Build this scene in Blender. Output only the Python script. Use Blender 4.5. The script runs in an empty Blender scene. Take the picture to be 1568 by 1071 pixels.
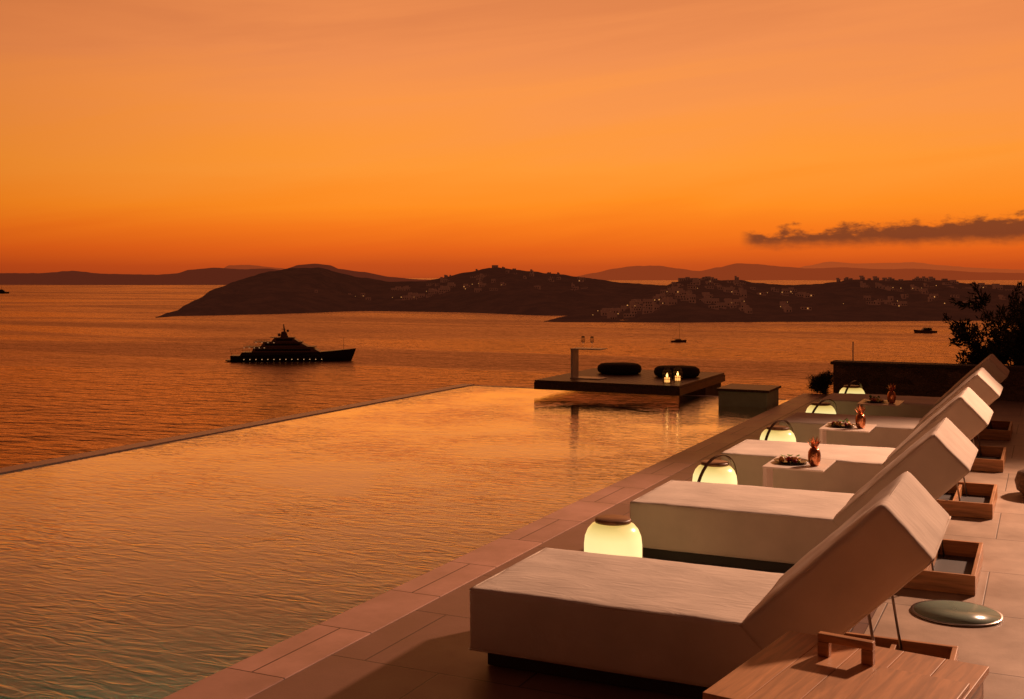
import bpy, bmesh, math, random
from mathutils import Vector, noise, Matrix
random.seed(7)
S=bpy.context.scene
S.view_settings.view_transform='Standard'
S.view_settings.look='None'
S.view_settings.exposure=0
COL=S.collection
F=1734.0; YAW=math.radians(25.3)
FW=(-math.sin(YAW),math.cos(YAW)); RT=(math.cos(YAW),math.sin(YAW))
CAMZ=2.25; SEA=-42.0
def at(u,d,z=0.0):
    """world position from survey bearing tangent u and distance d"""
    return Vector((d*(FW[0]+u*RT[0]), d*(FW[1]+u*RT[1]), z))
def lin(r,g,b):
    f=lambda c:(c/255/12.92) if c/255<=0.04045 else ((c/255+0.055)/1.055)**2.4
    return (f(r),f(g),f(b),1)

# ---------------------------------------------------------------- materials
def nt(m):
    m.use_nodes=True; return m.node_tree.nodes,m.node_tree.links
def mat(name,col,rough=0.6,metal=0.0,var=0.12,nscale=8.0,bump=0.0,bscale=60.0,stretch=(1,1,1),emit=None,estr=0.0,spec=0.5,coat=0.0,sample=False):
    m=bpy.data.materials.new(name); N,L=nt(m)
    b=N['Principled BSDF']
    b.inputs['Roughness'].default_value=rough; b.inputs['Metallic'].default_value=metal
    b.inputs['Specular IOR Level'].default_value=spec
    b.inputs['Coat Weight'].default_value=coat
    tc=N.new('ShaderNodeTexCoord'); mp=N.new('ShaderNodeMapping'); mp.inputs['Scale'].default_value=stretch
    L.new(tc.outputs['Object'],mp.inputs['Vector'])
    n=N.new('ShaderNodeTexNoise'); n.inputs['Scale'].default_value=nscale; n.inputs['Detail'].default_value=4
    L.new(mp.outputs[0],n.inputs['Vector'])
    r=N.new('ShaderNodeValToRGB')
    c=Vector(col[:3])
    r.color_ramp.elements[0].position=0.3; r.color_ramp.elements[1].position=0.7
    r.color_ramp.elements[0].color=tuple(c*(1-var))+(1,)
    r.color_ramp.elements[1].color=tuple(c*(1+var))+(1,)
    L.new(n.outputs['Fac'],r.inputs['Fac']); L.new(r.outputs[0],b.inputs['Base Color'])
    if bump>0:
        n2=N.new('ShaderNodeTexNoise'); n2.inputs['Scale'].default_value=bscale; n2.inputs['Detail'].default_value=4
        L.new(mp.outputs[0],n2.inputs['Vector'])
        bp=N.new('ShaderNodeBump'); bp.inputs['Strength'].default_value=bump; bp.inputs['Distance'].default_value=0.01
        L.new(n2.outputs['Fac'],bp.inputs['Height']); L.new(bp.outputs[0],b.inputs['Normal'])
    if emit:
        b.inputs['Emission Color'].default_value=tuple(emit[:3])+(1,); b.inputs['Emission Strength'].default_value=estr
        if not sample: m.cycles.emission_sampling='NONE'
    return m

def tile_mat(name,col,tw,th,rough=0.45,mortar=(0.05,0.03,0.025),var=0.18,off=(0,0,0),rot=0.0):
    m=bpy.data.materials.new(name); N,L=nt(m); b=N['Principled BSDF']
    tc=N.new('ShaderNodeTexCoord'); mp=N.new('ShaderNodeMapping')
    mp.inputs['Location'].default_value=off; mp.inputs['Rotation'].default_value=(0,0,rot)
    L.new(tc.outputs['Object'],mp.inputs['Vector'])
    br=N.new('ShaderNodeTexBrick'); br.inputs['Scale'].default_value=1.0
    br.inputs['Brick Width'].default_value=tw; br.inputs['Row Height'].default_value=th
    br.inputs['Mortar Size'].default_value=0.006; br.inputs['Mortar Smooth'].default_value=0.3
    c=Vector(col[:3])
    br.inputs['Color1'].default_value=tuple(c*(1-var))+(1,); br.inputs['Color2'].default_value=tuple(c*(1+var))+(1,)
    br.inputs['Mortar'].default_value=tuple(mortar)+(1,)
    L.new(mp.outputs[0],br.inputs['Vector'])
    n=N.new('ShaderNodeTexNoise'); n.inputs['Scale'].default_value=2.2; n.inputs['Detail'].default_value=6; n.inputs['Roughness'].default_value=0.65
    L.new(tc.outputs['Object'],n.inputs['Vector'])
    mr=N.new('ShaderNodeMapRange'); mr.inputs['From Min'].default_value=0.3; mr.inputs['From Max'].default_value=0.7
    mr.inputs['To Min'].default_value=0.74; mr.inputs['To Max'].default_value=1.2
    L.new(n.outputs['Fac'],mr.inputs['Value'])
    vm=N.new('ShaderNodeVectorMath'); vm.operation='SCALE'
    L.new(br.outputs['Color'],vm.inputs[0]); L.new(mr.outputs[0],vm.inputs['Scale'])
    L.new(vm.outputs[0],b.inputs['Base Color'])
    mr2=N.new('ShaderNodeMapRange'); mr2.inputs['To Min'].default_value=rough-0.12; mr2.inputs['To Max'].default_value=rough+0.15
    L.new(n.outputs['Fac'],mr2.inputs['Value']); L.new(mr2.outputs[0],b.inputs['Roughness'])
    n2=N.new('ShaderNodeTexNoise'); n2.inputs['Scale'].default_value=90; n2.inputs['Detail'].default_value=3
    L.new(tc.outputs['Object'],n2.inputs['Vector'])
    ad=N.new('ShaderNodeMath'); ad.operation='MULTIPLY_ADD'; ad.inputs[1].default_value=-4.0
    L.new(br.outputs['Fac'],ad.inputs[0]); L.new(n2.outputs['Fac'],ad.inputs[2])
    bp=N.new('ShaderNodeBump'); bp.inputs['Strength'].default_value=0.35; bp.inputs['Distance'].default_value=0.002
    L.new(ad.outputs[0],bp.inputs['Height']); L.new(bp.outputs[0],b.inputs['Normal'])
    return m

def wood_mat(name,col,axis=0,rough=0.45,var=0.35):
    m=bpy.data.materials.new(name); N,L=nt(m); b=N['Principled BSDF']
    tc=N.new('ShaderNodeTexCoord'); mp=N.new('ShaderNodeMapping')
    sc=[14,14,14]; sc[axis]=1.2; mp.inputs['Scale'].default_value=sc
    L.new(tc.outputs['Object'],mp.inputs['Vector'])
    n=N.new('ShaderNodeTexNoise'); n.inputs['Scale'].default_value=2.0; n.inputs['Detail'].default_value=6; n.inputs['Distortion'].default_value=0.8
    L.new(mp.outputs[0],n.inputs['Vector'])
    r=N.new('ShaderNodeValToRGB'); c=Vector(col[:3])
    r.color_ramp.elements[0].position=0.32; r.color_ramp.elements[1].position=0.68
    r.color_ramp.elements[0].color=tuple(c*(1-var))+(1,); r.color_ramp.elements[1].color=tuple(c*(1+var))+(1,)
    L.new(n.outputs['Fac'],r.inputs['Fac']); L.new(r.outputs[0],b.inputs['Base Color'])
    b.inputs['Roughness'].default_value=rough
    bp=N.new('ShaderNodeBump'); bp.inputs['Strength'].default_value=0.25; bp.inputs['Distance'].default_value=0.002
    L.new(n.outputs['Fac'],bp.inputs['Height']); L.new(bp.outputs[0],b.inputs['Normal'])
    return m

def fabric_mat(name,col):
    m=bpy.data.materials.new(name); N,L=nt(m); b=N['Principled BSDF']
    b.inputs['Roughness'].default_value=0.9; b.inputs['Specular IOR Level'].default_value=0.15
    tc=N.new('ShaderNodeTexCoord')
    n=N.new('ShaderNodeTexNoise'); n.inputs['Scale'].default_value=3; n.inputs['Detail'].default_value=5
    L.new(tc.outputs['Object'],n.inputs['Vector'])
    r=N.new('ShaderNodeValToRGB'); c=Vector(col[:3])
    r.color_ramp.elements[0].position=0.3; r.color_ramp.elements[1].position=0.7
    r.color_ramp.elements[0].color=tuple(c*0.88)+(1,); r.color_ramp.elements[1].color=tuple(c*1.06)+(1,)
    L.new(n.outputs['Fac'],r.inputs['Fac']); L.new(r.outputs[0],b.inputs['Base Color'])
    mp=N.new('ShaderNodeMapping'); mp.inputs['Scale'].default_value=(1.0,3.0,1.0); mp.inputs['Rotation'].default_value=(0,0,0.5)
    L.new(tc.outputs['Object'],mp.inputs['Vector'])
    w=N.new('ShaderNodeTexNoise'); w.inputs['Scale'].default_value=3.5; w.inputs['Detail'].default_value=3; w.inputs['Distortion'].default_value=1.5
    L.new(mp.outputs[0],w.inputs['Vector'])
    g=N.new('ShaderNodeTexNoise'); g.inputs['Scale'].default_value=420; g.inputs['Detail'].default_value=1
    L.new(tc.outputs['Object'],g.inputs['Vector'])
    b1=N.new('ShaderNodeBump'); b1.inputs['Strength'].default_value=0.4; b1.inputs['Distance'].default_value=0.014
    L.new(w.outputs['Fac'],b1.inputs['Height'])
    b2=N.new('ShaderNodeBump'); b2.inputs['Strength'].default_value=0.25; b2.inputs['Distance'].default_value=0.001
    L.new(g.outputs['Fac'],b2.inputs['Height']); L.new(b1.outputs[0],b2.inputs['Normal']); L.new(b2.outputs[0],b.inputs['Normal'])
    return m

# ---------------------------------------------------------------- mesh helpers
def mk(name,bm,mats,parent=None,smooth=False,loc=None):
    me=bpy.data.meshes.new(name); bmesh.ops.recalc_face_normals(bm,faces=bm.faces) 
    bm.to_mesh(me); bm.free()
    if not isinstance(mats,(list,tuple)): mats=[mats]
    for m in mats: me.materials.append(m)
    if smooth:
        for p in me.polygons: p.use_smooth=True
    o=bpy.data.objects.new(name,me); COL.objects.link(o)
    if parent: o.parent=parent
    if loc is not None: o.location=loc
    return o
def empty(name,loc=(0,0,0),rz=0.0):
    e=bpy.data.objects.new(name,None); e.empty_display_size=0.2; e.location=loc; e.rotation_euler=(0,0,rz); COL.objects.link(e); return e
def add_box(bm,x0,x1,y0,y1,z0,z1,mi=0,M=None,bevel=0.0):
    vs=[bm.verts.new((x,y,z)) for x in (x0,x1) for y in (y0,y1) for z in (z0,z1)]
    idx=[(0,1,3,2),(4,6,7,5),(0,4,5,1),(2,3,7,6),(0,2,6,4),(1,5,7,3)]
    fs=[]
    for f in idx:
        fc=bm.faces.new([vs[i] for i in f]); fc.material_index=mi; fs.append(fc)
    if M is not None:
        for v in vs: v.co=M@v.co
    if bevel>0:
        es=list({e for f in fs for e in f.edges})
        r=bmesh.ops.bevel(bm,geom=es,offset=bevel,segments=2,affect='EDGES',profile=0.6)
        for f in r['faces']: f.material_index=mi
def box(name,x0,x1,y0,y1,z0,z1,m,parent=None,bevel=0.0,M=None):
    bm=bmesh.new(); add_box(bm,x0,x1,y0,y1,z0,z1,0,M,bevel); return mk(name,bm,m,parent)
def lathe(bm,prof,seg=32,mi=0,cx=0,cy=0,cz=0):
    rings=[]
    for r,z in prof:
        rings.append([bm.verts.new((cx+r*math.cos(2*math.pi*i/seg),cy+r*math.sin(2*math.pi*i/seg),cz+z)) for i in range(seg)])
    for a,b in zip(rings[:-1],rings[1:]):
        for i in range(seg):
            f=bm.faces.new([a[i],a[(i+1)%seg],b[(i+1)%seg],b[i]]); f.material_index=mi; f.smooth=True
    for rg in (rings[0],rings[-1]):
        try:
            f=bm.faces.new(rg); f.material_index=mi
        except: pass
def tube(bm,pts,rad,seg=8,mi=0,flat=None):
    """swept tube through pts; rad scalar or list; flat=(w,t) for rectangular section"""
    pts=[Vector(p) for p in pts]; rings=[]
    up=Vector((0,0,1))
    for i,p in enumerate(pts):
        t=(pts[min(i+1,len(pts)-1)]-pts[max(i-1,0)]).normalized()
        a=t.cross(up)
        if a.length<0.05: a=t.cross(Vector((1,0,0)))
        a.normalize(); b=t.cross(a)
        r=rad[i] if isinstance(rad,(list,tuple)) else rad
        rings.append([bm.verts.new(p+(a*math.cos(2*math.pi*k/seg)+b*math.sin(2*math.pi*k/seg))*r) for k in range(seg)])
    for A,B in zip(rings[:-1],rings[1:]):
        for k in range(seg):
            f=bm.faces.new([A[k],A[(k+1)%seg],B[(k+1)%seg],B[k]]); f.material_index=mi; f.smooth=True
    for rg in (rings[0],rings[-1]):
        f=bm.faces.new(rg); f.material_index=mi
def cushion(name,sx,sy,sz,m,parent,M,r=0.028,n=26,seed=0,amp=0.007,puff=0.012):
    bm=bmesh.new(); bmesh.ops.create_cube(bm,size=2.0)
    bmesh.ops.subdivide_edges(bm,edges=bm.edges,cuts=n,use_grid_fill=True)
    hx,hy,hz=sx/2,sy/2,sz/2
    for v in bm.verts:
        t=Vector([math.sin(c*math.pi/2) for c in v.co])
        p=Vector((t.x*hx,t.y*hy,t.z*hz))
        q=Vector((max(-hx+r,min(hx-r,p.x)),max(-hy+r,min(hy-r,p.y)),max(-hz+r,min(hz-r,p.z))))
        d=p-q; 
        nn=d.normalized() if d.length>1e-6 else Vector((0,0,1))
        if d.length>1e-6: p=q+nn*r
        k=(1-t.x**4)*(1-t.y**4)
        pz=k*puff*(1 if t.z>0 else -0.0)*(abs(t.z)>0.95)
        p.z+=pz
        w=noise.fractal(Vector((p.x*2.2+seed*7.3,p.y*3.0,p.z*3+seed)),0.8,2.1,4)*amp
        w2=noise.noise(Vector((p.x*9+seed,p.y*4.0,p.z*5)))*amp*0.5
        p+=nn*(w+w2)
        v.co=M@p
    o=mk(name,bm,m,parent,smooth=True)
    bm=bmesh.new()
    a,b_,z=hx-r*.35,hy-r*.35,hz-r*.35
    for zz in (z,-z):
        c=[(-a,-b_),(a,-b_),(a,b_),(-a,b_),(-a,-b_)]
        P=[]
        for (xa,ya),(xb,yb) in zip(c[:-1],c[1:]):
            for i in range(12): 
                k=i/12; P.append(M@Vector((xa+(xb-xa)*k,ya+(yb-ya)*k,zz+ (noise.noise(Vector((xa+(xb-xa)*k*3,ya,seed)))*.002))))
        P.append(P[0].copy()); tube(bm,P,.0055,5)
    mk(name+'_piping',bm,m,parent,smooth=True)
    return o

# ---------------------------------------------------------------- world
W=bpy.data.worlds.new('World'); S.world=W; W.use_nodes=True
N=W.node_tree.nodes; L=W.node_tree.links; N.clear()
out=N.new('ShaderNodeOutputWorld')
def wm(op,a,b=None,c=None,clamp=False):
    n=N.new('ShaderNodeMath'); n.operation=op; n.use_clamp=clamp
    for i,x in enumerate((a,b,c)):
        if x is None: continue
        if isinstance(x,(int,float)): n.inputs[i].default_value=x
        else: L.new(x,n.inputs[i])
    return n.outputs[0]
tc=N.new('ShaderNodeTexCoord'); sep=N.new('ShaderNodeSeparateXYZ'); L.new(tc.outputs['Generated'],sep.inputs[0])
X,Y,Z=sep.outputs
hl=wm('SQRT',wm('MAXIMUM',wm('ADD',wm('MULTIPLY',X,X),wm('MULTIPLY',Y,Y)),1e-5))
el=wm('DIVIDE',Z,hl)                      # tan elevation
az=wm('ARCTAN2',X,Y)                      # 0 = +Y, + = east
cv=N.new('ShaderNodeCombineXYZ'); L.new(wm('MULTIPLY',az,2.2),cv.inputs[0]); L.new(wm('MULTIPLY',wm('ADD',el,wm('MULTIPLY',az,-0.10)),22.0),cv.inputs[1])
st=N.new('ShaderNodeTexNoise'); st.inputs['Scale'].default_value=1.0; st.inputs['Detail'].default_value=5; st.inputs['Roughness'].default_value=0.55; st.inputs['Distortion'].default_value=0.6
L.new(cv.outputs[0],st.inputs['Vector'])
stf=wm('SUBTRACT',st.outputs['Fac'],0.5)
el2=wm('ADD',Z,wm('MULTIPLY',wm('MULTIPLY',stf,wm('MINIMUM',wm('MAXIMUM',Z,0.0),0.2)),0.7))
ramp=N.new('ShaderNodeValToRGB'); L.new(wm('SQRT',wm('MAXIMUM',el2,0.0)),ramp.inputs[0])
stops=[(0.0,(172,68,28)),(0.010,(196,78,27)),(0.024,(228,98,26)),(0.042,(246,120,28)),(0.065,(255,141,34)),(0.10,(255,153,54)),
       (0.15,(250,151,74)),(0.20,(240,144,81)),(0.26,(222,130,76)),(0.42,(168,90,52)),(0.65,(108,60,44)),(1.0,(68,44,40))]
els=ramp.color_ramp.elements
while len(els)>1: els.remove(els[-1])
for i,(p,c) in enumerate(stops):
    e=els[0] if i==0 else els.new(math.sqrt(p))
    e.position=math.sqrt(p); e.color=lin(*c)
GL=math.radians(-17)
daz=wm('COSINE',wm('SUBTRACT',az,GL))
fr=N.new('ShaderNodeValToRGB'); L.new(wm('MULTIPLY_ADD',daz,0.5,0.5),fr.inputs[0])
e=fr.color_ramp.elements; e[0].position=0.0; e[0].color=(.04,.035,.035,1); e[1].position=1.0; e[1].color=(1,1,1,1)
for p,c in ((0.5,(.10,.08,.08)),(0.80,(.42,.36,.33)),(0.93,(.84,.79,.75)),(0.98,(.99,.98,.98))):
    q=e.new(p); q.color=c+(1,)
# azimuth falloff fades out towards the zenith
fz=N.new('ShaderNodeMapRange'); fz.inputs['From Min'].default_value=0.35; fz.inputs['From Max'].default_value=0.95; fz.inputs['To Min'].default_value=1.0; fz.inputs['To Max'].default_value=0.4
L.new(Z,fz.inputs['Value'])
mx=N.new('ShaderNodeMix'); mx.data_type='RGBA'; mx.blend_type='MULTIPLY'; L.new(fz.outputs[0],mx.inputs[0])
L.new(ramp.outputs[0],mx.inputs[6]); L.new(fr.outputs[0],mx.inputs[7])
# dusk cloud bank low in the north-east
azc=wm('SUBTRACT',az,math.atan((1130-784)/F)-YAW)     # 0 at west tip of the bank
cb=N.new('ShaderNodeCombineXYZ'); L.new(wm('MULTIPLY',az,42.0),cb.inputs[0]); L.new(wm('MULTIPLY',el,95.0),cb.inputs[1])
cn=N.new('ShaderNodeTexNoise'); cn.inputs['Scale'].default_value=1.0; cn.inputs['Detail'].default_value=5; cn.inputs['Roughness'].default_value=0.6
L.new(cb.outputs[0],cn.inputs['Vector'])
nn_=wm('SUBTRACT',cn.outputs['Fac'],0.45)
base=wm('ADD',0.0258,wm('MULTIPLY',azc,0.014))
top=wm('ADD',wm('MULTIPLY_ADD',azc,0.068,0.0358),wm('MULTIPLY',nn_,0.036))
base2=wm('ADD',base,wm('MULTIPLY',nn_,-0.012))
def sstep(x,a,b_):
    n=N.new('ShaderNodeMapRange'); n.interpolation_type='SMOOTHSTEP'; n.inputs['From Min'].default_value=a; n.inputs['From Max'].default_value=b_
    L.new(x,n.inputs['Value']); return n.outputs[0]
ct_=sstep(wm('SUBTRACT',top,el),-0.0015,0.0065); cb_=sstep(wm('SUBTRACT',el,base2),-0.004,0.008)
ce_=sstep(azc,0.0,0.015)
cf=wm('MULTIPLY',wm('MULTIPLY',ct_,cb_),wm('MULTIPLY',ce_,0.88))
mc=N.new('ShaderNodeMix'); mc.data_type='RGBA'; L.new(cf,mc.inputs[0]); L.new(mx.outputs[2],mc.inputs[6]); mc.inputs[7].default_value=lin(104,52,35)
bg=N.new('ShaderNodeBackground'); bg.inputs['Strength'].default_value=1.0; L.new(mc.outputs[2],bg.inputs[0])
sky=N.new('ShaderNodeTexSky'); sky.sky_type='NISHITA'; sky.sun_disc=False; sky.sun_elevation=math.radians(1.0); sky.sun_rotation=GL
bg2=N.new('ShaderNodeBackground'); bg2.inputs['Strength'].default_value=0.001; L.new(sky.outputs[0],bg2.inputs[0])
ads=N.new('ShaderNodeAddShader'); L.new(bg.outputs[0],ads.inputs[0]); L.new(bg2.outputs[0],ads.inputs[1]); L.new(ads.outputs[0],out.inputs['Surface'])

# ---------------------------------------------------------------- lights
def look(o,d): o.rotation_euler=Vector(d).to_track_quat('-Z','Y').to_euler()
sun=bpy.data.lights.new('sun','SUN'); sun.energy=0.06; sun.angle=math.radians(60); sun.color=(1,.45,.18)
so=bpy.data.objects.new('sun',sun); COL.objects.link(so)
gd=Vector((math.sin(GL),math.cos(GL),math.tan(math.radians(12)))); look(so,-gd)
# warm flood lamp on a post at the villa end of the terrace (throws the shadows seen on the paving)
vl=bpy.data.lights.new('terrace_floodlight_lamp','SPOT'); vl.energy=20000; vl.shadow_soft_size=0.35; vl.color=(1,.56,.36)
vl.spot_size=math.radians(44); vl.spot_blend=0.75
vo=bpy.data.objects.new('terrace_floodlight_lamp',vl); COL.objects.link(vo); vo.location=(5.5,22.0,8.8); look(vo,Vector((-1.5,7.0,0))-vo.location)
fp=empty('terrace_floodlight_post',(5.5,22.6,0))
mpost=mat('painted_post',(0.05,0.045,0.04),.5)
bm=bmesh.new(); tube(bm,[(0,0,0),(0,0,9.1)],[.07,.05],12); tube(bm,[(0,0,9.1),(0,-.55,9.1)],.03,8); add_box(bm,-.18,.18,-.35,-.05,9.14,9.24); mk('post_and_head',bm,mpost,fp)

# ---------------------------------------------------------------- sea
def sea_mat():
    m=bpy.data.materials.new('sea_water'); N,L=nt(m); N.remove(N['Principled BSDF']); out=N['Material Output']
    df=N.new('ShaderNodeBsdfDiffuse'); df.inputs['Color'].default_value=(0.07,0.018,0.006,1)
    gl=N.new('ShaderNodeBsdfGlossy'); gl.inputs['Color'].default_value=(1,.70,.47,1)
    fn=N.new('ShaderNodeFresnel'); fn.inputs['IOR'].default_value=1.42
    mi=N.new('ShaderNodeMixShader')
    tc=N.new('ShaderNodeTexCoord')
    def nz(scale,rot,st,det=4,dist=0.0):
        mp=N.new('ShaderNodeMapping'); mp.inputs['Rotation'].default_value=(0,0,rot); mp.inputs['Scale'].default_value=st
        L.new(tc.outputs['Object'],mp.inputs['Vector'])
        n=N.new('ShaderNodeTexNoise'); n.inputs['Scale'].default_value=scale; n.inputs['Detail'].default_value=det; n.inputs['Distortion'].default_value=dist
        L.new(mp.outputs[0],n.inputs['Vector']); return n.outputs['Fac']
    a=nz(0.22,-YAW,(0.45,1,1),4); c=nz(0.05,-YAW,(0.4,1,1),4,0.5); d=nz(0.004,-YAW-0.1,(0.35,1.6,1),5,1.2)
    def bump(h,s,dist,prev=None):
        bp=N.new('ShaderNodeBump'); bp.inputs['Strength'].default_value=s; bp.inputs['Distance'].default_value=dist
        L.new(h,bp.inputs['Height'])
        if prev: L.new(prev,bp.inputs['Normal'])
        return bp.outputs[0]
    mr=N.new('ShaderNodeMapRange'); mr.inputs['From Min'].default_value=0.38; mr.inputs['From Max'].default_value=0.62
    mr.inputs['To Min'].default_value=0.20; mr.inputs['To Max'].default_value=0.40
    L.new(d,mr.inputs['Value']); L.new(mr.outputs[0],gl.inputs['Roughness'])
    n1=bump(a,1.0,1.7); n2=bump(c,0.7,3.0,n1)
    for s in (df,gl,fn): L.new(n2,s.inputs['Normal'])
    L.new(fn.outputs[0],mi.inputs[0]); L.new(df.outputs[0],mi.inputs[1]); L.new(gl.outputs[0],mi.inputs[2]); L.new(mi.outputs[0],out.inputs['Surface'])
    return m
bm=bmesh.new()
R=60000
rings=[0,200,500,1000,2000,4000,8000,16000,32000,R]; seg=48; prev=None
cv0=bm.verts.new((0,0,0)); 
for r in rings[1:]:
    cur=[bm.verts.new((r*math.cos(2*math.pi*i/seg),r*math.sin(2*math.pi*i/seg),0)) for i in range(seg)]
    for i in range(seg):
        if prev is None: bm.faces.new([cv0,cur[i],cur[(i+1)%seg]])
        else: bm.faces.new([prev[i],cur[i],cur[(i+1)%seg],prev[(i+1)%seg]])
    prev=cur
mk('sea',bm,sea_mat(),loc=(0,0,SEA))

# ---------------------------------------------------------------- hills and headlands
def interp(t,x):
    if x<=t[0][0]: return t[0][1]
    for (a,ya),(b,yb) in zip(t[:-1],t[1:]):
        if x<=b: 
            k=(x-a)/(b-a); k=k*k*(3-2*k)*0.5+k*0.5
            return ya+(yb-ya)*k
    return t[-1][1]
def land(name,ridge,shore,thick,m,step=3,rows=22,amp=1.0,seed=0,nfreq=0.01,rn=0.6):
    """ridge/shore: survey profile (bearing, drop). Builds a closed landmass with front slope, ridge and back slope."""
    bm=bmesh.new(); x0=ridge[0][0]; x1=ridge[-1][0]; n=int((x1-x0)/step)
    grid=[]
    for j in range(n+1):
        px=x0+(x1-x0)*j/n; u=(px-784)/F
        ds=(CAMZ-SEA)*F/(interp(shore,px)-425)
        dr=ds+interp(thick,px) if isinstance(thick,list) else ds+thick
        zr=CAMZ+(425-interp(ridge,px))*dr/F
        hr=max(zr-SEA,0.0)
        col=[]
        for i in range(rows+1):
            t=i/rows*1.5
            d=ds+(dr-ds)*t
            if t<=1: k=t**0.75
            else: k=max(0,1-(t-1)*2.02)
            p=at(u,d,0)
            f=noise.fractal(Vector((p.x*nfreq+seed,p.y*nfreq,0.3)),0.9,2.0,6)
            edge=min(1,hr/12)
            h=hr*k+amp*f*edge*min(1,t*4)*(1 if t<0.7 else 0.25)*(0 if i==rows else 1)
            if 0.85<t<1.15: h+=noise.noise(Vector((px*0.11,seed,0)))*dr/F*rn*edge
            if i==0: h=-1.5
            p.z=SEA+h
            col.append(bm.verts.new(p))
        grid.append(col)
    for a,b in zip(grid[:-1],grid[1:]):
        for i in range(rows): bm.faces.new([a[i],b[i],b[i+1],a[i+1]])
    pts=[[v.co.copy() for v in c] for c in grid]
    mk(name,bm,m,smooth=True)
    return pts,x0,x1,n,rows
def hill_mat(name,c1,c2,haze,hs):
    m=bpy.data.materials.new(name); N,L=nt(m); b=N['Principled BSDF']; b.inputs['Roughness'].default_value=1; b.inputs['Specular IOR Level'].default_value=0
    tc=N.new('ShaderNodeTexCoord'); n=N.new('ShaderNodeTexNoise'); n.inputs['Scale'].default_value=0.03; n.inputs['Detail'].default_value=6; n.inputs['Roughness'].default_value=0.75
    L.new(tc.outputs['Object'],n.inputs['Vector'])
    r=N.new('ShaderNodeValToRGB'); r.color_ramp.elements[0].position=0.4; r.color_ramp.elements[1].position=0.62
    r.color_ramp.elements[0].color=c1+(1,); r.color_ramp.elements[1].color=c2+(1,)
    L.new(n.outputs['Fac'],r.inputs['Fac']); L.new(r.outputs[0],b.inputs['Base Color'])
    b.inputs['Emission Color'].default_value=lin(*haze); b.inputs['Emission Strength'].default_value=hs  # distance haze painted in as an even glow of the slopes
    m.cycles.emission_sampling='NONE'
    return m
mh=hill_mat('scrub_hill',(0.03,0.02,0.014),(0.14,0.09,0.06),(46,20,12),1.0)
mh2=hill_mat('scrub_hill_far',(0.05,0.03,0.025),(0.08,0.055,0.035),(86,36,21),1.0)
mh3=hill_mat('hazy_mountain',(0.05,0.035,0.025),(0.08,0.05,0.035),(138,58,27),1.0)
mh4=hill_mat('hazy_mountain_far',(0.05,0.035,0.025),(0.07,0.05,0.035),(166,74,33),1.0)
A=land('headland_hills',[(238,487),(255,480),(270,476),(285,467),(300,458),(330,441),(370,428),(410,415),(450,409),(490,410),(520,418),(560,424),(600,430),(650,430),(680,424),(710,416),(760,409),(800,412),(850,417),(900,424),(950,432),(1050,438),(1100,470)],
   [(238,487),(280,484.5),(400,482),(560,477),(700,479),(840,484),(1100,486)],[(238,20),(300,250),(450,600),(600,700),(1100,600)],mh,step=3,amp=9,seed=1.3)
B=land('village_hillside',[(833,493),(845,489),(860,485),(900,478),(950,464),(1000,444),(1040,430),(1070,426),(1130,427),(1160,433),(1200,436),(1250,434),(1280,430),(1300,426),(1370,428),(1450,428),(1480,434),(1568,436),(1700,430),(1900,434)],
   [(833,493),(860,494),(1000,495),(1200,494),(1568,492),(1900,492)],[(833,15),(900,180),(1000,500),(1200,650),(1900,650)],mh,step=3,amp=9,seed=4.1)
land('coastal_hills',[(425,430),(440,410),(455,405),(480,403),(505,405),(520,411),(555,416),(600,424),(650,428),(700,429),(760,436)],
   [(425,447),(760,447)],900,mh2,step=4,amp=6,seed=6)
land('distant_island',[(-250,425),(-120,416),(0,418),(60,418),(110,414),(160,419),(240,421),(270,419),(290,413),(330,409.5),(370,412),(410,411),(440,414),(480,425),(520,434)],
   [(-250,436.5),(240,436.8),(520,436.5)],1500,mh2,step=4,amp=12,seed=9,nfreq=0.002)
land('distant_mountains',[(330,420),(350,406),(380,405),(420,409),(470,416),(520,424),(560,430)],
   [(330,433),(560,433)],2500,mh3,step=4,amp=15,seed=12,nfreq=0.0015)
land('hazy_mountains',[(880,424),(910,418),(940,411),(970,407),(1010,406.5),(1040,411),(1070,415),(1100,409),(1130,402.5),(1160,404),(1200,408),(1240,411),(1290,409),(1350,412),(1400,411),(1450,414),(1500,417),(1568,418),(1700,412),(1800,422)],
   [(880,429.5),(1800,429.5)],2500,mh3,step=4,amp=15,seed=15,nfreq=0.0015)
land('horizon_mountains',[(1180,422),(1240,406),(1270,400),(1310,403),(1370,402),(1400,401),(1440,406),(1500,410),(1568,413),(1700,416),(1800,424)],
   [(1180,427.8),(1800,427.8)],3500,mh4,step=4,amp=20,seed=19,nfreq=0.001)

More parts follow.
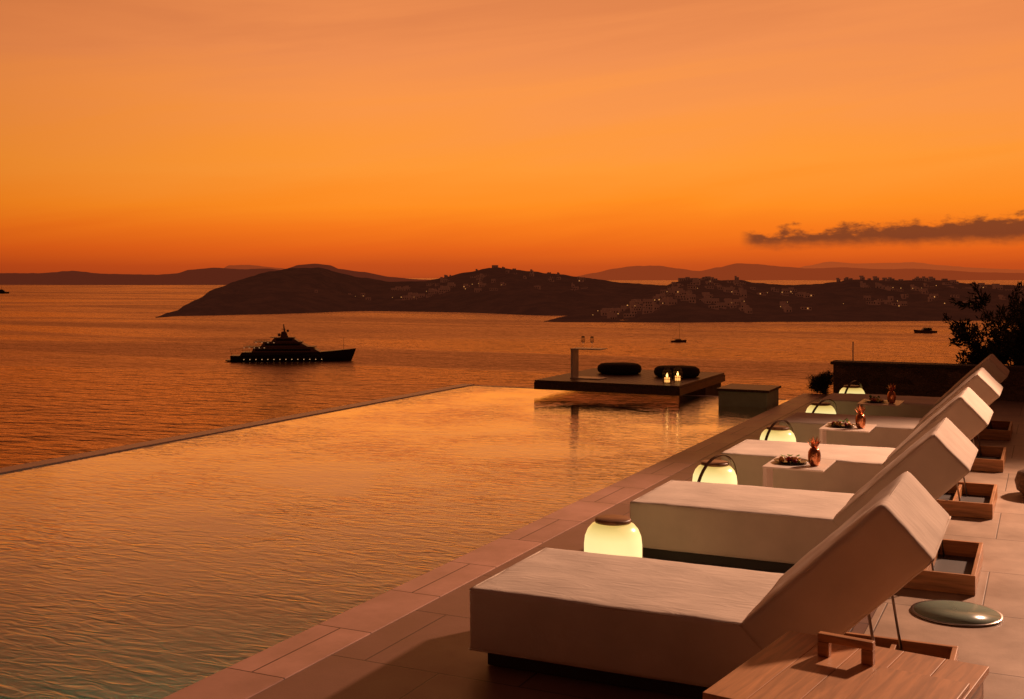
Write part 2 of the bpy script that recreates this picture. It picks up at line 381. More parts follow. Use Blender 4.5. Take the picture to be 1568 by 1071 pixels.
# hill villages on both headlands: one object
mwall=mat('whitewashed_wall',(0.38,0.30,0.25),0.9,emit=lin(58,27,16),estr=1.0)  # faint glow painted into the walls so the far houses show
mwin=mat('dark_window',(0.02,0.015,0.012),0.4)
mlit=mat('warm_house_light',(0.5,0.3,0.12),0.5,emit=(1,.42,.11),estr=0.75)
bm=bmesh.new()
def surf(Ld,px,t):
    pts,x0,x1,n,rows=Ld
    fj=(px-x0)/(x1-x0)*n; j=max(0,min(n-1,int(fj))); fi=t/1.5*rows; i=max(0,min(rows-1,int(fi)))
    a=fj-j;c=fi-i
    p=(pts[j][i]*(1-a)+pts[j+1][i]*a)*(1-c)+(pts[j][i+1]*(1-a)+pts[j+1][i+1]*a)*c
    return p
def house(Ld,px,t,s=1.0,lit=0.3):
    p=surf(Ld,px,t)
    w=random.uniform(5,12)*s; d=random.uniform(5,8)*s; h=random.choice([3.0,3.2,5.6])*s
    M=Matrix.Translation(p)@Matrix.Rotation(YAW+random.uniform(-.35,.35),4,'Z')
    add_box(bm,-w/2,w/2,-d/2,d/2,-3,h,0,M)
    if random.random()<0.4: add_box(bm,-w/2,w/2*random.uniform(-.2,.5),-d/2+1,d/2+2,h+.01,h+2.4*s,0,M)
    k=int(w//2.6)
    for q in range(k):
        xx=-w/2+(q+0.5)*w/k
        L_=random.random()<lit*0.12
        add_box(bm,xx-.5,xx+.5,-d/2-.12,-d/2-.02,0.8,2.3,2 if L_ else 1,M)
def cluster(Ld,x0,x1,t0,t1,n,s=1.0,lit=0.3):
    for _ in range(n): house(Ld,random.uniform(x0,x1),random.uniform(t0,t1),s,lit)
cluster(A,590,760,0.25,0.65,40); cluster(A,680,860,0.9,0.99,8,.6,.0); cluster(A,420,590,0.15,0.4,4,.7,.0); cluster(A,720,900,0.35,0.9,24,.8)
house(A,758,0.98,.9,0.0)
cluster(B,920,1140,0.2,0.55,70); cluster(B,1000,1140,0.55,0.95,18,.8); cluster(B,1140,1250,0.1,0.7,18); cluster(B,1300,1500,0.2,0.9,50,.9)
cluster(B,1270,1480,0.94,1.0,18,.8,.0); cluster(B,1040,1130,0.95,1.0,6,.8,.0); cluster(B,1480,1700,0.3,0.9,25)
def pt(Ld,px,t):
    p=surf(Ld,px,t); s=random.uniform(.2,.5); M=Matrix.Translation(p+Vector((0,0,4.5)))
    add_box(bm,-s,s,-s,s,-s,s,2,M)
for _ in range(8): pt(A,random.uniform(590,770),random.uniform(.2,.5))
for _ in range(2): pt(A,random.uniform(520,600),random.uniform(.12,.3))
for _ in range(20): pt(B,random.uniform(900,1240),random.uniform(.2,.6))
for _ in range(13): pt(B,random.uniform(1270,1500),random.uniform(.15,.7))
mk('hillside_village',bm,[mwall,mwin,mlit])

# own hillside falling from the terrace to the sea
bm=bmesh.new(); g=[]
for i in range(60):
    row=[]
    for j in range(50):
        x=-160+i*6.0; y=-60+j*6.0
        dx=max(0,-12-x, x-60); dy=max(0,y-25)
        d=math.hypot(dx,dy)
        z=-4.5-d*0.42+noise.fractal(Vector((x*.05,y*.05,0)),1,2,4)*1.2*min(1,d/10+.2)
        row.append(bm.verts.new((x,y,max(z,SEA-4))))
    g.append(row)
for a,b in zip(g[:-1],g[1:]):
    for j in range(49): bm.faces.new([a[j],b[j],b[j+1],a[j+1]])
mk('rocky_hillside_terrain',bm,mat('dry_scrub',(0.10,0.075,0.045),0.95,var=0.4,nscale=0.6,bump=0.6,bscale=3),smooth=True)

# ---------------------------------------------------------------- pool
XI,XD,YE=-11.15,-4.25,21.4      # infinity edge, deck edge, far edge
def pool_mat():
    m=bpy.data.materials.new('pool_water'); N,L=nt(m); N.remove(N['Principled BSDF']); out=N['Material Output']
    fr=N.new('ShaderNodeFresnel'); fr.inputs['IOR'].default_value=1.50
    gl=N.new('ShaderNodeBsdfGlossy'); gl.inputs['Roughness'].default_value=0.03; gl.inputs['Color'].default_value=(1,.93,.86,1)
    tr=N.new('ShaderNodeBsdfTransparent'); tr.inputs['Color'].default_value=(0.78,0.98,0.90,1)
    mi=N.new('ShaderNodeMixShader'); 
    tc=N.new('ShaderNodeTexCoord')
    def nz(scale,rot,st,det=3,dist=0.0):
        mp=N.new('ShaderNodeMapping'); mp.inputs['Rotation'].default_value=(0,0,rot); mp.inputs['Scale'].default_value=st
        L.new(tc.outputs['Object'],mp.inputs['Vector'])
        n=N.new('ShaderNodeTexNoise'); n.inputs['Scale'].default_value=scale; n.inputs['Detail'].default_value=det; n.inputs['Distortion'].default_value=dist
        L.new(mp.outputs[0],n.inputs['Vector']); return n.outputs['Fac']
    big=nz(0.9,0.3,(1,1,1),1,.3); sm=nz(8.5,-YAW+.05,(0.42,1.2,1),3,1.1); pa=nz(0.5,0,(1,1,1),3,.5)
    mr=N.new('ShaderNodeMapRange'); mr.inputs['From Min'].default_value=0.35; mr.inputs['From Max'].default_value=0.65; mr.inputs['To Min'].default_value=0.2; mr.inputs['To Max'].default_value=1.0
    L.new(pa,mr.inputs['Value'])
    b1=N.new('ShaderNodeBump'); b1.inputs['Strength'].default_value=0.12; b1.inputs['Distance'].default_value=0.05; L.new(big,b1.inputs['Height'])
    b2=N.new('ShaderNodeBump'); b2.inputs['Distance'].default_value=0.013; L.new(mr.outputs[0],b2.inputs['Strength'])
    L.new(sm,b2.inputs['Height']); L.new(b1.outputs[0],b2.inputs['Normal'])
    L.new(b2.outputs[0],gl.inputs['Normal']); L.new(b2.outputs[0],fr.inputs['Normal'])
    fm=N.new('ShaderNodeMapRange'); fm.inputs['From Min'].default_value=0.10; fm.inputs['From Max'].default_value=0.55; fm.inputs['To Min'].default_value=0.03; fm.inputs['To Max'].default_value=0.98
    L.new(fr.outputs[0],fm.inputs['Value'])
    L.new(fm.outputs[0],mi.inputs[0]); L.new(tr.outputs[0],mi.inputs[1]); L.new(gl.outputs[0],mi.inputs[2]); L.new(mi.outputs[0],out.inputs['Surface'])
    return m
bm=bmesh.new()
vs=[bm.verts.new(p) for p in ((XI,-4,-.05),(XD,-4,-.05),(XD,YE,-.05),(XI,YE,-.05))]; bm.faces.new(vs)
mk('pool_water',bm,pool_mat())
mteal=tile_mat('pool_tile',(0.36,0.84,0.72),0.6,0.6,0.4,mortar=(.30,.70,.60),var=.03)
pb=empty('infinity_pool_basin')
box('basin_floor',XI,XD,-4,YE,-1.6,-1.15,mteal,pb)
box('basin_wall_inner',XD+.001,XD+.2,-4,YE,-1.6,-.16,mteal,pb)
mlip=mat('wet_stone_lip',(0.86,0.66,0.72),0.35,var=.08,nscale=3,bump=.2)
msub=mat('retaining_stone',(0.30,0.24,0.20),0.8,var=.2,nscale=2,bump=.4)
box('overflow_lip_long',XI-.20,XI+.07,-4,YE+.17,-1.6,-.036,mlip,pb)
box('overflow_lip_end',XI+.071,XD-.2,YE+.001,YE+.08,-1.6,-.044,mlip,pb)
box('retaining_wall_long',XI-.15,XI,-4,YE+.16,-5,-1.602,msub,pb)
box('basin_wall_near',XI,XD,-4.2,-4.001,-1.6,0,mteal,pb)
# lamps and glowing discs added under water to tint the pool teal; invented fixtures
mpl_=mat('added_fill_lens',(.7,.8,.8),.3,emit=(.75,1,.85),estr=.6)
for yy in (-1.5,2.0,5.5):
    e=empty('added_underwater_fill',(XD-.012,yy,-.62)); bm=bmesh.new(); lathe(bm,[(.0,0),(.09,0),(.10,.004),(.10,.011),(0,.011)],24)
    o=mk('lens',bm,mpl_,e); o.rotation_euler=(0,math.radians(90),0)
    pl=bpy.data.lights.new('added_underwater_fill_lamp','AREA'); pl.shape='RECTANGLE'; pl.size=.5; pl.size_y=2.6; pl.energy=16; pl.color=(.95,1,.72)
    po=bpy.data.objects.new('added_underwater_fill_lamp',pl); COL.objects.link(po); po.location=(XD-.35,yy,-.32); look(po,Vector((-1,0,-.42)))

# ---------------------------------------------------------------- terrace
mcop=tile_mat('coping_stone',(0.44,0.24,0.18),0.9,0.9,0.42,off=(0.05,0.2,0),rot=0)
mdeck=tile_mat('terrace_paving',(0.20,0.105,0.075),1.0,1.0,0.42,off=(0.13,0.35,0),var=.10)
mpal=tile_mat('pale_terrace_paving',(0.40,0.28,0.195),1.2,1.2,0.5,off=(0.4,0.2,0),var=.05,mortar=(.12,.08,.05))
tr_=empty('stone_terrace')
box('pool_coping',XD-.03,-3.87,-4,22.3,-.16,0.0,mcop,tr_,bevel=.008)
box('paving',-3.867,-1.05,-6,22.3,-.3,-.004,mdeck,tr_)
box('pale_paving',-1.047,8.0,-6,24.0,-.3,-.004,mpal,tr_)
box('terrace_substructure',-4.0,8.0,-6,22.2,-6,-.31,msub,tr_)

# ---------------------------------------------------------------- sun loungers
mfab=fabric_mat('cream_canvas',(0.78,0.66,0.55))
mteak=wood_mat('teak',(0.44,0.20,0.075),0); mteaky=wood_mat('teak_cross',(0.44,0.20,0.075),1)
mdark=mat('dark_plinth',(0.04,0.03,0.025),0.6)
msteel=mat('brushed_steel',(0.4,0.36,0.33),0.3,metal=1.0)
def lounger(y0,k):
    e=empty('sun_lounger',(-3.04,y0,0))
    Wd=1.12; ang=math.radians(44)
    cushion('seat_cushion',1.78,Wd,.365,mfab,e,Matrix.Translation((.89-.0,Wd/2,.083+.1825)),seed=k)
    Lb=1.0; T=.355
    M=Matrix.Translation((1.60,Wd/2,.45))@Matrix.Rotation(-ang,4,'Y')@Matrix.Translation((Lb/2-.02,0,-T/2))
    cushion('back_cushion',Lb,Wd+.01,T,mfab,e,M,seed=k+20)
    box('plinth',.10,1.6,.06,Wd-.06,0.0,.09,mdark,e)
    x1=2.58
    bm=bmesh.new()
    add_box(bm,1.602,x1,0.0,.03,0.0,.14,0,None,.004); add_box(bm,1.602,x1,Wd-.03,Wd,0,.14,0,None,.004)
    mk('side_rails',bm,mteak,e)
    bm=bmesh.new()
    add_box(bm,x1-.03,x1,.031,Wd-.031,0,.14,0,None,.004); add_box(bm,1.602,1.632,.031,Wd-.031,0,.14,0,None,.004)
    add_box(bm,2.22,2.25,.031,Wd-.031,.02,.12,0,None,.004)
    mk('cross_rails',bm,mteaky,e)
    box('tray_floor',1.633,x1-.031,.031,Wd-.031,0.01,.02,mdark,e)
    bm=bmesh.new()
    for yy in (.15,Wd-.15):
        tube(bm,[(2.3,yy,.03),(2.2,yy,.66)],.008)
    mk('recline_struts',bm,msteel,e)
for k in range(0,5): lounger(5.83+2.8*k,k)

# ---------------------------------------------------------------- lanterns
mglow=bpy.data.materials.new('glowing_opal_glass'); N,L=nt(mglow); b=N['Principled BSDF']
b.inputs['Base Color'].default_value=(.6,.5,.35,1); b.inputs['Roughness'].default_value=0.25
tc=N.new('ShaderNodeTexCoord'); sp=N.new('ShaderNodeSeparateXYZ'); L.new(tc.outputs['Object'],sp.inputs[0])
rr=N.new('ShaderNodeValToRGB'); L.new(sp.outputs[2],rr.inputs[0])
rr.color_ramp.elements[0].position=0.0; rr.color_ramp.elements[0].color=(1,.62,.18,1)
rr.color_ramp.elements[1].position=0.46; rr.color_ramp.elements[1].color=(.62,.42,.11,1)
for p_,c_ in ((.26,(1,.84,.36,1)),(.36,(.98,.80,.32,1)),(.42,(.84,.62,.20,1))):
    q=rr.color_ramp.elements.new(p_); q.color=c_
L.new(rr.outputs[0],b.inputs['Emission Color']); b.inputs['Emission Strength'].default_value=1.0
mwd=wood_mat('lantern_wood',(0.20,0.09,0.04),0)
mhan=mat('dark_bent_wood',(0.10,0.05,0.03),0.4)
def lantern(y,k):
    e=empty('glowing_lantern',(-2.87,y,0))
    bm=bmesh.new(); lathe(bm,[(.18,.03),(.205,.06),(.212,.14),(.212,.30),(.205,.36),(.185,.41),(.155,.445),(.122,.458)],40)
    mk('glass_body',bm,mglow,e)
    bm=bmesh.new(); lathe(bm,[(.0,.0),(.165,.0),(.175,.01),(.175,.029)],40); mk('base',bm,mhan,e)
    bm=bmesh.new(); lathe(bm,[(.118,.4585),(.132,.462),(.132,.484),(.125,.49),(.02,.490)],40); mk('lid',bm,mwd,e)
    bm=bmesh.new(); n=20; r=.228; z0=.16; hgt=.42
    phi=math.radians([60,52,55,50,58][k]); tilt=math.radians([78,14,8,20,10][k])
    P=[]
    for i in range(n+1):
        a=math.pi*i/n
        lx=r*math.cos(a); lz=hgt*(abs(math.sin(a))**0.8)
        v=Vector((lx,-lz*math.sin(tilt),lz*math.cos(tilt)))
        v=Matrix.Rotation(phi,3,'Z')@v if k else v
        P.append(v+Vector((0,0,z0)))
    rg=[]
    side=Matrix.Rotation(phi if k else 0,3,'Z')@Vector((0,1,0))
    for i,p in enumerate(P):
        t=(P[min(i+1,n)]-P[max(i-1,0)]).normalized(); s=(side-t*side.dot(t)).normalized(); o=t.cross(s)
        rg.append([bm.verts.new(p+s*a*.018+o*b_*.005) for a,b_ in ((-1,-1),(1,-1),(1,1),(-1,1))])
    for a,b_ in zip(rg[:-1],rg[1:]):
        for q_ in range(4): bm.faces.new([a[q_],a[(q_+1)%4],b_[(q_+1)%4],b_[q_]])
    bm.faces.new(rg[0]); bm.faces.new(rg[-1])
    mk('handle',bm,mhan,e)
for k in range(5): lantern(7.8+2.8*k,k)

# ---------------------------------------------------------------- side tables + tableware
mwhite=mat('white_lacquered_metal',(0.74,0.64,0.56),0.35,var=.04)
mcop_=mat('hammered_copper',(0.62,0.25,0.12),0.25,metal=1.0,bump=.5,bscale=30)
mblack=mat('black_ceramic',(0.015,0.013,0.012),0.2)
mfr=[mat('lime_fruit',(0.55,0.55,0.08),0.4),mat('berry_red',(0.40,0.03,0.03),0.35),mat('melon_orange',(0.8,0.38,0.09),0.45),mat('mint_leaf',(0.14,0.26,0.05),0.5)]
def pineapple(x,y,z):
    e=empty('copper_pineapple_cup',(x,y,z))
    bm=bmesh.new()
    prof=[(.02,0),(.034,.004),(.044,.02),(.050,.05),(.052,.08),(.048,.11),(.038,.135),(.03,.145)]
    lathe(bm,prof,24)
    for v in bm.verts:
        a=math.atan2(v.co.y,v.co.x); r=math.hypot(v.co.x,v.co.y)
        if r>.025:
            q=1+.06*math.cos(a*12)*math.cos(v.co.z*220); v.co.x*=q; v.co.y*=q
    mk('body',bm,mcop_,e)
    bm=bmesh.new()
    for ring,(n,h,sp_) in enumerate(((8,.06,.05),(7,.085,.032),(5,.10,.014))):
        for i in range(n):
            a=2*math.pi*i/n+ring*.4; c,s=math.cos(a),math.sin(a)
            b0=Vector((c*.016,s*.016,.145)); t1=Vector((c*(.016+sp_*.6),s*(.016+sp_*.6),.145+h*.6)); t2=Vector((c*(.016+sp_),s*(.016+sp_),.145+h))
            w=Vector((-s,c,0))*.011
            v=[bm.verts.new(q) for q in (b0-w,b0+w,t1+w*.8,t1-w*.8,t2)]
            bm.faces.new(v[:4]); bm.faces.new((v[3],v[2],v[4]))
    mk('crown_leaves',bm,mcop_,e)
    e.scale=(1.1,1.1,1.1)
def fruit_plate(x,y,z,seed):
    rnd=random.Random(seed); e=empty('fruit_plate',(x,y,z))
    bm=bmesh.new(); lathe(bm,[(.07,0),(.12,.006),(.16,.02),(.158,.024),(.115,.012),(.0,.010)],36); mk('plate',bm,mblack,e)
    bm=bmesh.new()
    for i in range(16):
        a=rnd.uniform(0,6.28); r=rnd.uniform(0,.11); s=rnd.uniform(.014,.028)
        M=Matrix.Translation((r*math.cos(a),r*math.sin(a),.012+s*.8))@Matrix.Rotation(rnd.uniform(0,3),4,'X')@Matrix.Diagonal((1,rnd.uniform(.6,1.2),rnd.uniform(.5,1),1))
        q=bmesh.ops.create_icosphere(bm,subdivisions=2,radius=s,matrix=M); mi=rnd.randrange(3)
        for v in q['verts']:
            for f in v.link_faces: f.material_index=mi; f.smooth=True
    for i in range(9):
        a=rnd.uniform(0,6.28); p=Vector((rnd.uniform(-.06,.06),rnd.uniform(-.06,.06),.05)); d=Vector((math.cos(a),math.sin(a),rnd.uniform(.2,.8)))*.06; w=d.cross(Vector((0,0,1))).normalized()*.016
        f=bm.faces.new([bm.verts.new(q) for q in (p,p+d*.5+w,p+d,p+d*.5-w)]); f.material_index=3
    mk('fruit',bm,mfr,e)
def side_table(y,k):
    e=empty('side_table',(-2.05,y,0)); bm=bmesh.new()
    add_box(bm,-.27,.27,-.33,.33,.535,.55,0,None,.003)
    add_box(bm,-.27,-.235,-.30,-.04,.016,.534,0,None,.003)
    add_box(bm,-.27,.20,-.30,.25,.0,.015,0,None,.003)
    mk('c_frame',bm,mwhite,e)
    pineapple(-1.90,y-.10,.551); fruit_plate(-2.12,y-.02,.551,k)
for k in range(3): side_table(10.5+2.8*k,k)

# ---------------------------------------------------------------- foreground teak table with tray handle
mtop=wood_mat('teak_table_top',(0.58,0.28,0.12),1,.5,.25)
ft=empty('teak_side_table',(-.73,4.80,0),math.radians(-9))
wz=.60
bm=bmesh.new()
for i in range(5):
    a=-.44+i*.176; add_box(bm,a,a+.174,-.48,.48,wz-.03,wz,0,None,.003)
mk('top_boards',bm,mtop,ft)
bm=bmesh.new()
add_box(bm,-.42,.42,-.46,-.43,.08,wz-.031,0,None,.003); add_box(bm,-.42,.42,.43,.46,.08,wz-.031,0,None,.003)
mk('aprons',bm,mteak,ft)
bm=bmesh.new()
add_box(bm,-.42,-.39,-.429,.429,.08,wz-.031,0,None,.003); add_box(bm,.39,.42,-.429,.429,.08,wz-.031,0,None,.003)
for sx in (-.40,.34):
    for sy in (-.42,.36): add_box(bm,sx,sx+.06,sy,sy+.06,0,.079,0)
mk('end_panels',bm,mteaky,ft)
bm=bmesh.new()
add_box(bm,-.21,.03,.20,.24,wz+.065,wz+.10,0,None,.005)
add_box(bm,-.21,-.16,.20,.24,wz+.001,wz+.0645,0,None,.004); add_box(bm,-.02,.03,.20,.24,wz+.001,wz+.0645,0,None,.004)
mk('bridge_handle',bm,mteak,ft)
bm=bmesh.new()
add_box(bm,.07,.43,-.46,.16,wz+.001,wz+.022,0,None,.004)
mk('lift_out_tray',bm,mtop,ft)

# ---------------------------------------------------------------- deck glass disc and basket
mgl=mat('greenish_glass_disc',(0.22,0.28,0.22),0.2,var=.15,nscale=5)
dk=empty('round_glass_floor_light',(-.55,8.12,0)); bm=bmesh.new(); lathe(bm,[(.27,0),(.27,.012),(.0,.012)],48); mk('disc',bm,mgl,dk)
bm=bmesh.new(); lathe(bm,[(.273,0),(.29,0),(.29,.010),(.273,.010)],48); mk('rim',bm,msteel,dk)
mwick=mat('wicker',(0.16,0.09,0.05),0.7,var=.4,nscale=30,bump=.8,bscale=50)
bk=empty('wicker_pouf',(.0,12.9,0)); bm=bmesh.new(); lathe(bm,[(.0,0),(.22,0),(.29,.05),(.31,.14),(.28,.23),(.2,.27),(.0,.275)],32); mk('body',bm,mwick,bk)

# ---------------------------------------------------------------- floating platform
mdw=wood_mat('dark_decking',(0.13,0.065,0.035),1)
pf=empty('pool_platform')
bm=bmesh.new(); n=20; x0,x1=-9.08,-6.15
for i in range(n):
    a=x0+(x1-x0)*i/n; add_box(bm,a,a+(x1-x0)/n-.008,20.25,23.5,.20,.24,0)
mk('deck_boards',bm,mdw,pf)
bm=bmesh.new()
add_box(bm,x0-.01,x1+.01,20.24,20.30,.06,.197); add_box(bm,x0-.01,x1+.01,23.45,23.51,.06,.197)
add_box(bm,x0-.01,x0+.05,20.301,23.449,.06,.197); add_box(bm,x1-.05,x1+.01,20.301,23.449,.06,.197); add_box(bm,x0+.051,x1-.051,20.301,23.449,.10,.14)
mk('deck_frame',bm,mdw,pf)
mst=mat('dark_stone',(0.09,0.065,0.05),0.8,var=.3,nscale=4,bump=.4)
box('support_pier',-6.75,-6.2,22.2,23.4,-4,.059,mst,pf)
mpl=mat('plinth_render',(0.50,0.50,0.38),0.7,var=.1)
sb=empty('pool_step_block'); box('block',-5.33,-4.46,19.93,20.9,-1.35,.215,mpl,sb,bevel=.01); box('cap',-5.36,-4.42,19.90,20.93,.218,.262,mdw,sb,bevel=.006)
mcu=fabric_mat('charcoal_fabric',(0.035,0.025,0.022))
for x,y in ((-8.1,22.4),(-6.78,22.15)):
    e=empty('round_floor_cushion',(x,y,.24)); bm=bmesh.new()
    lathe(bm,[(0,0.002),(.38,.002),(.44,.03),(.465,.09),(.45,.16),(.39,.20),(.2,.215),(0,.217)],40); mk('pad',bm,mcu,e,smooth=True)
ct=empty('c_shaped_table',(-8.54,21.0,.241)); bm=bmesh.new()
add_box(bm,-.02,.02,-.16,.16,.021,.579,0,None,.003); add_box(bm,-.02,.62,-.2,.2,.58,.60,0,None,.003); add_box(bm,-.02,.62,-.2,.2,0,.02,0,None,.003)
mk('frame',bm,mwhite,ct)
mglass=bpy.data.materials.new('clear_glass'); N,L=nt(mglass); b=N['Principled BSDF']; b.inputs['Roughness'].default_value=0.02; b.inputs['Transmission Weight'].default_value=1; b.inputs['IOR'].default_value=1.45
for x in (-8.36,-8.17):
    e=empty('wine_glass',(x,21.0,.842)); bm=bmesh.new()
    lathe(bm,[(.0,0),(.036,0),(.034,.004),(.006,.010),(.004,.09),(.012,.10),(.034,.12),(.042,.155),(.038,.20),(.031,.235),(.029,.235),(.036,.20),(.040,.155),(.032,.124),(.0,.106)],20)
    mk('glass',bm,mglass,e)
mcan=mat('candle_glow',(.9,.5,.2),.5,emit=(1,.50,.14),estr=4,sample=True); mcand=mat('candle_wax',(.8,.6,.4),.5,emit=(1,.42,.10),estr=1.4,sample=True)
mwire=mat('woven_lantern_wire',(0.16,0.09,0.05),.5)
for x,y in ((-6.52,20.68),(-6.44,21.1)):
    e=empty('candle_lantern',(x,y,.241))
    bm=bmesh.new(); lathe(bm,[(0,.012),(.05,.012),(.05,.11),(0,.112)],16); mk('candle',bm,mcand,e)
    bm=bmesh.new(); lathe(bm,[(0,.114),(.018,.125),(.022,.15),(.010,.18),(0,.20)],12); mk('flame',bm,mcan,e)
    bm=bmesh.new()
    prof=[(.06,.0),(.082,.02),(.088,.08),(.088,.18),(.075,.24),(.045,.27),(.045,.30)]
    for i in range(12):
        a=2*math.pi*i/12; tube(bm,[(r*math.cos(a),r*math.sin(a),z) for r,z in prof],.0035,5)
    for r,z in prof: tube(bm,[(r*math.cos(2*math.pi*i/20),r*math.sin(2*math.pi*i/20),z+.002) for i in range(21)],.004,5)
    mk('cage',bm,mwire,e)

# ---------------------------------------------------------------- end wall, pole, shrub
def stone_wall_mat():
    m=bpy.data.materials.new('dry_stone'); N,L=nt(m); b=N['Principled BSDF']; b.inputs['Roughness'].default_value=.9
    tc=N.new('ShaderNodeTexCoord'); mp=N.new('ShaderNodeMapping'); mp.inputs['Scale'].default_value=(4,4,9); L.new(tc.outputs['Object'],mp.inputs['Vector'])
    v=N.new('ShaderNodeTexVoronoi'); v.inputs['Scale'].default_value=1; L.new(mp.outputs[0],v.inputs['Vector'])
    r=N.new('ShaderNodeValToRGB'); r.color_ramp.elements[0].color=(.12,.08,.06,1); r.color_ramp.elements[1].color=(.32,.22,.16,1); L.new(v.outputs['Color'],r.inputs[0]); L.new(r.outputs[0],b.inputs['Base Color'])
    v2=N.new('ShaderNodeTexVoronoi'); v2.feature='DISTANCE_TO_EDGE'; L.new(mp.outputs[0],v2.inputs['Vector'])
    bp=N.new('ShaderNodeBump'); bp.inputs['Strength'].default_value=1; bp.inputs['Distance'].default_value=.05; L.new(v2.outputs['Distance'],bp.inputs['Height']); L.new(bp.outputs[0],b.inputs['Normal'])
    return m
msw=stone_wall_mat()
w=empty('stone_wall'); box('body',-3.75,2.5,22.5,22.9,-1,.56,msw,w); box('capstone',-3.8,2.52,22.46,22.94,.563,.62,mst,w,bevel=.01)
bm=bmesh.new(); tube(bm,[(-3.5,23.3,-1),(-3.5,23.3,.97)],.012); mk('slim_pole',bm,msteel)
mbark=mat('bark',(0.07,0.045,0.03),.9); mleaf=mat('tamarisk_foliage',(0.06,0.06,0.028),.7,var=.4,nscale=3)
def shrub(name,base,h,spread,n,seed,leaf=.05,lean=(0,0)):
    rnd=random.Random(seed); e=empty(name,base); bm=bmesh.new(); lb=bmesh.new()
    def leaf_at(p,d):
        for _ in range(3):
            q=p+Vector((rnd.gauss(0,.035),rnd.gauss(0,.035),rnd.gauss(0,.03)))
            dd=(d+Vector((rnd.gauss(0,.6),rnd.gauss(0,.6),rnd.gauss(0,.5)))).normalized()*leaf*rnd.uniform(.7,1.6)
            w_=dd.cross(Vector((rnd.gauss(0,1),rnd.gauss(0,1),rnd.gauss(0,1)))).normalized()*leaf*.16
            lb.faces.new([lb.verts.new(v) for v in (q,q+dd*.5+w_,q+dd,q+dd*.5-w_)])
    def grow(p,d,ln,r,lv):
        pts=[p.copy()]; 
        for i in range(5):
            d=(d+Vector((rnd.gauss(0,.22),rnd.gauss(0,.22),rnd.gauss(.04,.15)))).normalized(); p=p+d*ln/5; pts.append(p.copy())
        tube(bm,pts,[r*(1-.12*i) for i in range(6)],5)
        if lv==0:
            for q in pts[1:]:
                for _ in range(4): leaf_at(q,d)
            return
        for i in range(rnd.randint(3,4)):
            q=pts[rnd.randint(2,5)]; dd=(d+Vector((rnd.gauss(0,.7),rnd.gauss(0,.7),rnd.gauss(.1,.4)))).normalized()
            grow(q,dd,ln*rnd.uniform(.5,.75),r*.5,lv-1)
    for i in range(n):
        a=rnd.uniform(0,6.28); d=Vector((math.cos(a)*spread+lean[0],math.sin(a)*spread+lean[1],1)).normalized()
        grow(Vector((0,0,0)),d,h*rnd.uniform(.4,.6),.03,3)
    mk('branches',bm,mbark,e); mk('foliage',lb,mleaf,e)
shrub('tamarisk_tree',(-1.0,24.4,-.6),1.75,.5,3,3,.08)
shrub('tamarisk_tree',(-.1,24.8,-.6),2.6,.5,5,5,.10)
shrub('low_plant',(-3.95,22.6,-.1),.45,.4,4,8,.035)

# ---------------------------------------------------------------- boats
mhull=mat('navy_hull',(0.030,0.022,0.022),.35); msup=mat('yacht_superstructure',(0.26,0.17,0.13),.4); mgls=mat('tinted_glass',(0.01,0.008,0.008),.1)
mlt=mat('deck_lights',(.4,.3,.2),.5,emit=(1,.50,.22),estr=.9)
def hull_bm(bm,Ln,B_,fb_s,fb_b,mi=0,n=28,dr=1.5):
    secs=[]
    for i in range(n+1):
        t=i/n; x=-Ln/2+Ln*t
        w=B_/2*(1-max(0,(t-.55)/.45)**2.3)*(0.86+.14*min(1,t/.2)); w=max(w,.06)
        fb=fb_s+(fb_b-fb_s)*(t**2.2); rake=Ln*.05*max(0,(t-.8)/.2)
        secs.append([bm.verts.new((x+rake*k,y*w*wf,z)) for (y,wf,z,k) in ((-1,1,fb,1),(-1,.9,fb*.35,.5),(-1,.65,-dr*.4,.1),(0,0,-dr,0),(1,.65,-dr*.4,.1),(1,.9,fb*.35,.5),(1,1,fb,1))])
    for a,b in zip(secs[:-1],secs[1:]):
        for k in range(6):
            f=bm.faces.new([a[k],a[k+1],b[k+1],b[k]]); f.material_index=mi
        f=bm.faces.new([a[0],b[0],b[6],a[6]]); f.material_index=mi
    bm.faces.new(secs[0]).material_index=mi; bm.faces.new(secs[-1][::-1]).material_index=mi
def slant(bm,x0,x1,w,z0,z1,sf,sa,mi):
    """deckhouse with raked front (sf) and aft (sa)"""
    c=[(x0,-w,z0),(x1,-w,z0),(x1,w,z0),(x0,w,z0),(x0+sa,-w*.93,z1),(x1-sf,-w*.93,z1),(x1-sf,w*.93,z1),(x0+sa,w*.93,z1)]
    v=[bm.verts.new(q) for q in c]
    for f in ((0,1,5,4),(1,2,6,5),(2,3,7,6),(3,0,4,7),(4,5,6,7),(3,2,1,0)): bm.faces.new([v[i] for i in f]).material_index=mi
yp=at((446-784)/F,599,SEA)
ye=empty('motor_yacht',yp,YAW+math.radians(4))
bm=bmesh.new(); hull_bm(bm,62,11,3.2,6.6); add_box(bm,-33.5,-30.8,-4.4,4.4,.3,.9,0); slant(bm,-26,16,5.3,3.2,5.0,3,1,0)
mk('hull',bm,mhull,ye)
bm=bmesh.new()
slant(bm,-20,15.5,4.9,5.02,7.5,4.5,1,0); slant(bm,-15.5,9,4.4,7.9,10.1,4,1.5,0); slant(bm,-10,4,3.6,10.5,12.4,3.0,1.5,0)
add_box(bm,-24,13,-5.2,5.2,7.52,7.85,0); add_box(bm,-19,6,-4.7,4.7,10.12,10.45,0); add_box(bm,-10.5,2.0,-3.6,3.6,12.42,12.7,0)
mk('superstructure',bm,msup,ye)
bm=bmesh.new()
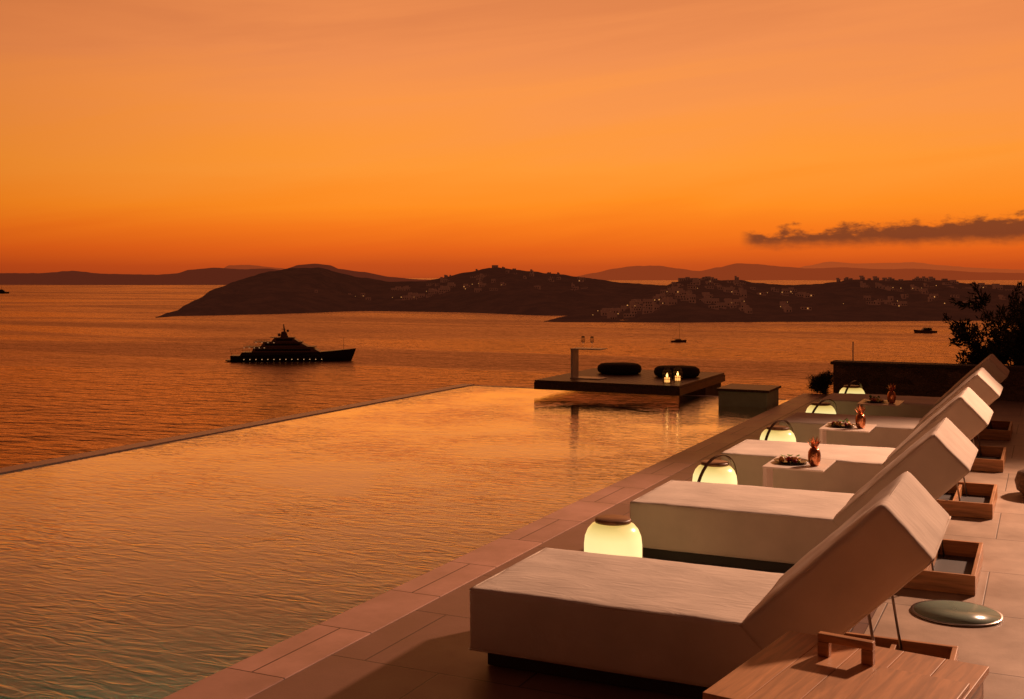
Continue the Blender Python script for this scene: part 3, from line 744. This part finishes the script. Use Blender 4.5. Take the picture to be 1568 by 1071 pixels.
for (a,b_,y,z) in ((-18,10.5,4.93,6.2),(-13,5,4.42,9.0),(-7.5,1,3.55,11.4)):
    for s in (-1,1): add_box(bm,a,b_,s*y-.06,s*y+.06,z-.55,z+.5)
for i in range(10): 
    for s in (-1,1): add_box(bm,-12+i*3.2,-11+i*3.2,s*5.52-.05,s*5.52+.05,2.0,2.5)
mk('window_bands',bm,mgls,ye)
bm=bmesh.new()
tube(bm,[(-3.2,0,12.7),(-4.0,0,19.5)],[.7,.25],8); add_box(bm,-5.2,-2.2,-1.6,1.6,14.8,15.1); add_box(bm,-4.8,-2.8,-1.1,1.1,16.8,17.0)
slant(bm,-5.6,-1.5,.7,12.7,15.6,1.2,.6,0)
r=bmesh.ops.create_icosphere(bm,subdivisions=2,radius=.85,matrix=Matrix.Translation((-6.3,0,13.9)))
r=bmesh.ops.create_icosphere(bm,subdivisions=2,radius=.7,matrix=Matrix.Translation((-1.8,0,16.0)))
tube(bm,[(27.5,0,5.8),(27.5,0,12.6)],.10,6); tube(bm,[(-31,0,3.2),(-32,0,6.5)],.09,6)
mk('mast_and_radar',bm,msup,ye)
bm=bmesh.new()
for i in range(5): add_box(bm,-24+i*2.6,-23.5+i*2.6,-5.1,-5.0,7.25,7.42)
for i in range(14): add_box(bm,-24+i*3.1,-23.6+i*3.1,-5.66,-5.5,1.1,1.4)
for i in range(4): add_box(bm,-18+i*3.1,-17.5+i*3.1,-4.62,-4.5,9.9,10.05)
mk('deck_lights',bm,mlt,ye)
bm=bmesh.new()
for z,x0_,x1_,w_ in ((8.75,-24,-16,5.1),(11.2,-19,-12,4.6),(4.0+2.2,-30,-21,5.0)):
    for s in (-1,1):
        tube(bm,[(x0_,s*w_,z),(x1_,s*w_,z)],.06,4)
        for i in range(6): tube(bm,[(x0_+(x1_-x0_)*i/5,s*w_,z-1),(x0_+(x1_-x0_)*i/5,s*w_,z)],.04,4)
mk('railings',bm,msup,ye)

se=empty('sailboat',at((1039-784)/F,775,SEA),YAW+math.radians(8)); bm=bmesh.new(); hull_bm(bm,10.5,3.2,1.1,1.6,dr=.8); slant(bm,-2.5,2.2,1.0,1.2,2.0,.9,.3,0); mk('hull',bm,msup,se)
bm=bmesh.new(); tube(bm,[(.6,0,1.2),(.6,0,12.5)],[.14,.08],6); tube(bm,[(.6,0,2.6),(-4.2,0,2.7)],.12,6); tube(bm,[(.6,0,12.4),(5.2,0,1.7)],.03,4); tube(bm,[(.6,0,12.4),(-5,0,1.3)],.03,4); mk('mast_and_rigging',bm,mhull,se)
me_=empty('motorboat',at((1417-784)/F,905,SEA),YAW+math.radians(186)); bm=bmesh.new(); hull_bm(bm,18,4.6,1.6,2.6,dr=.8); mk('hull',bm,msup,me_)
bm=bmesh.new(); slant(bm,-5,3.5,1.8,1.8,3.7,2.6,.6,0); add_box(bm,-5.5,1.5,-1.7,1.7,3.9,4.1); tube(bm,[(-3,0,4.1),(-3.6,0,5.8)],.1,5); mk('cabin',bm,mhull,me_)
me2=empty('motorboat',at((4-784)/F,3100,SEA),YAW); bm=bmesh.new(); hull_bm(bm,34,8,3,5,dr=1); slant(bm,-12,8,3.2,3,8,3,1,0); slant(bm,-8,3,2.6,8,11,2,1,0); tube(bm,[(-3,0,11),(-3,0,17)],.3,5); mk('hull',bm,mhull,me2)

# ---------------------------------------------------------------- camera
cam=bpy.data.cameras.new('camera'); co=bpy.data.objects.new('camera',cam); COL.objects.link(co); S.camera=co
cam.sensor_width=36; cam.lens=36*F/1568; cam.shift_y=-110.5/1568; cam.clip_start=.05; cam.clip_end=120000
co.location=(0,0,CAMZ); co.rotation_euler=(math.radians(90),0,YAW)
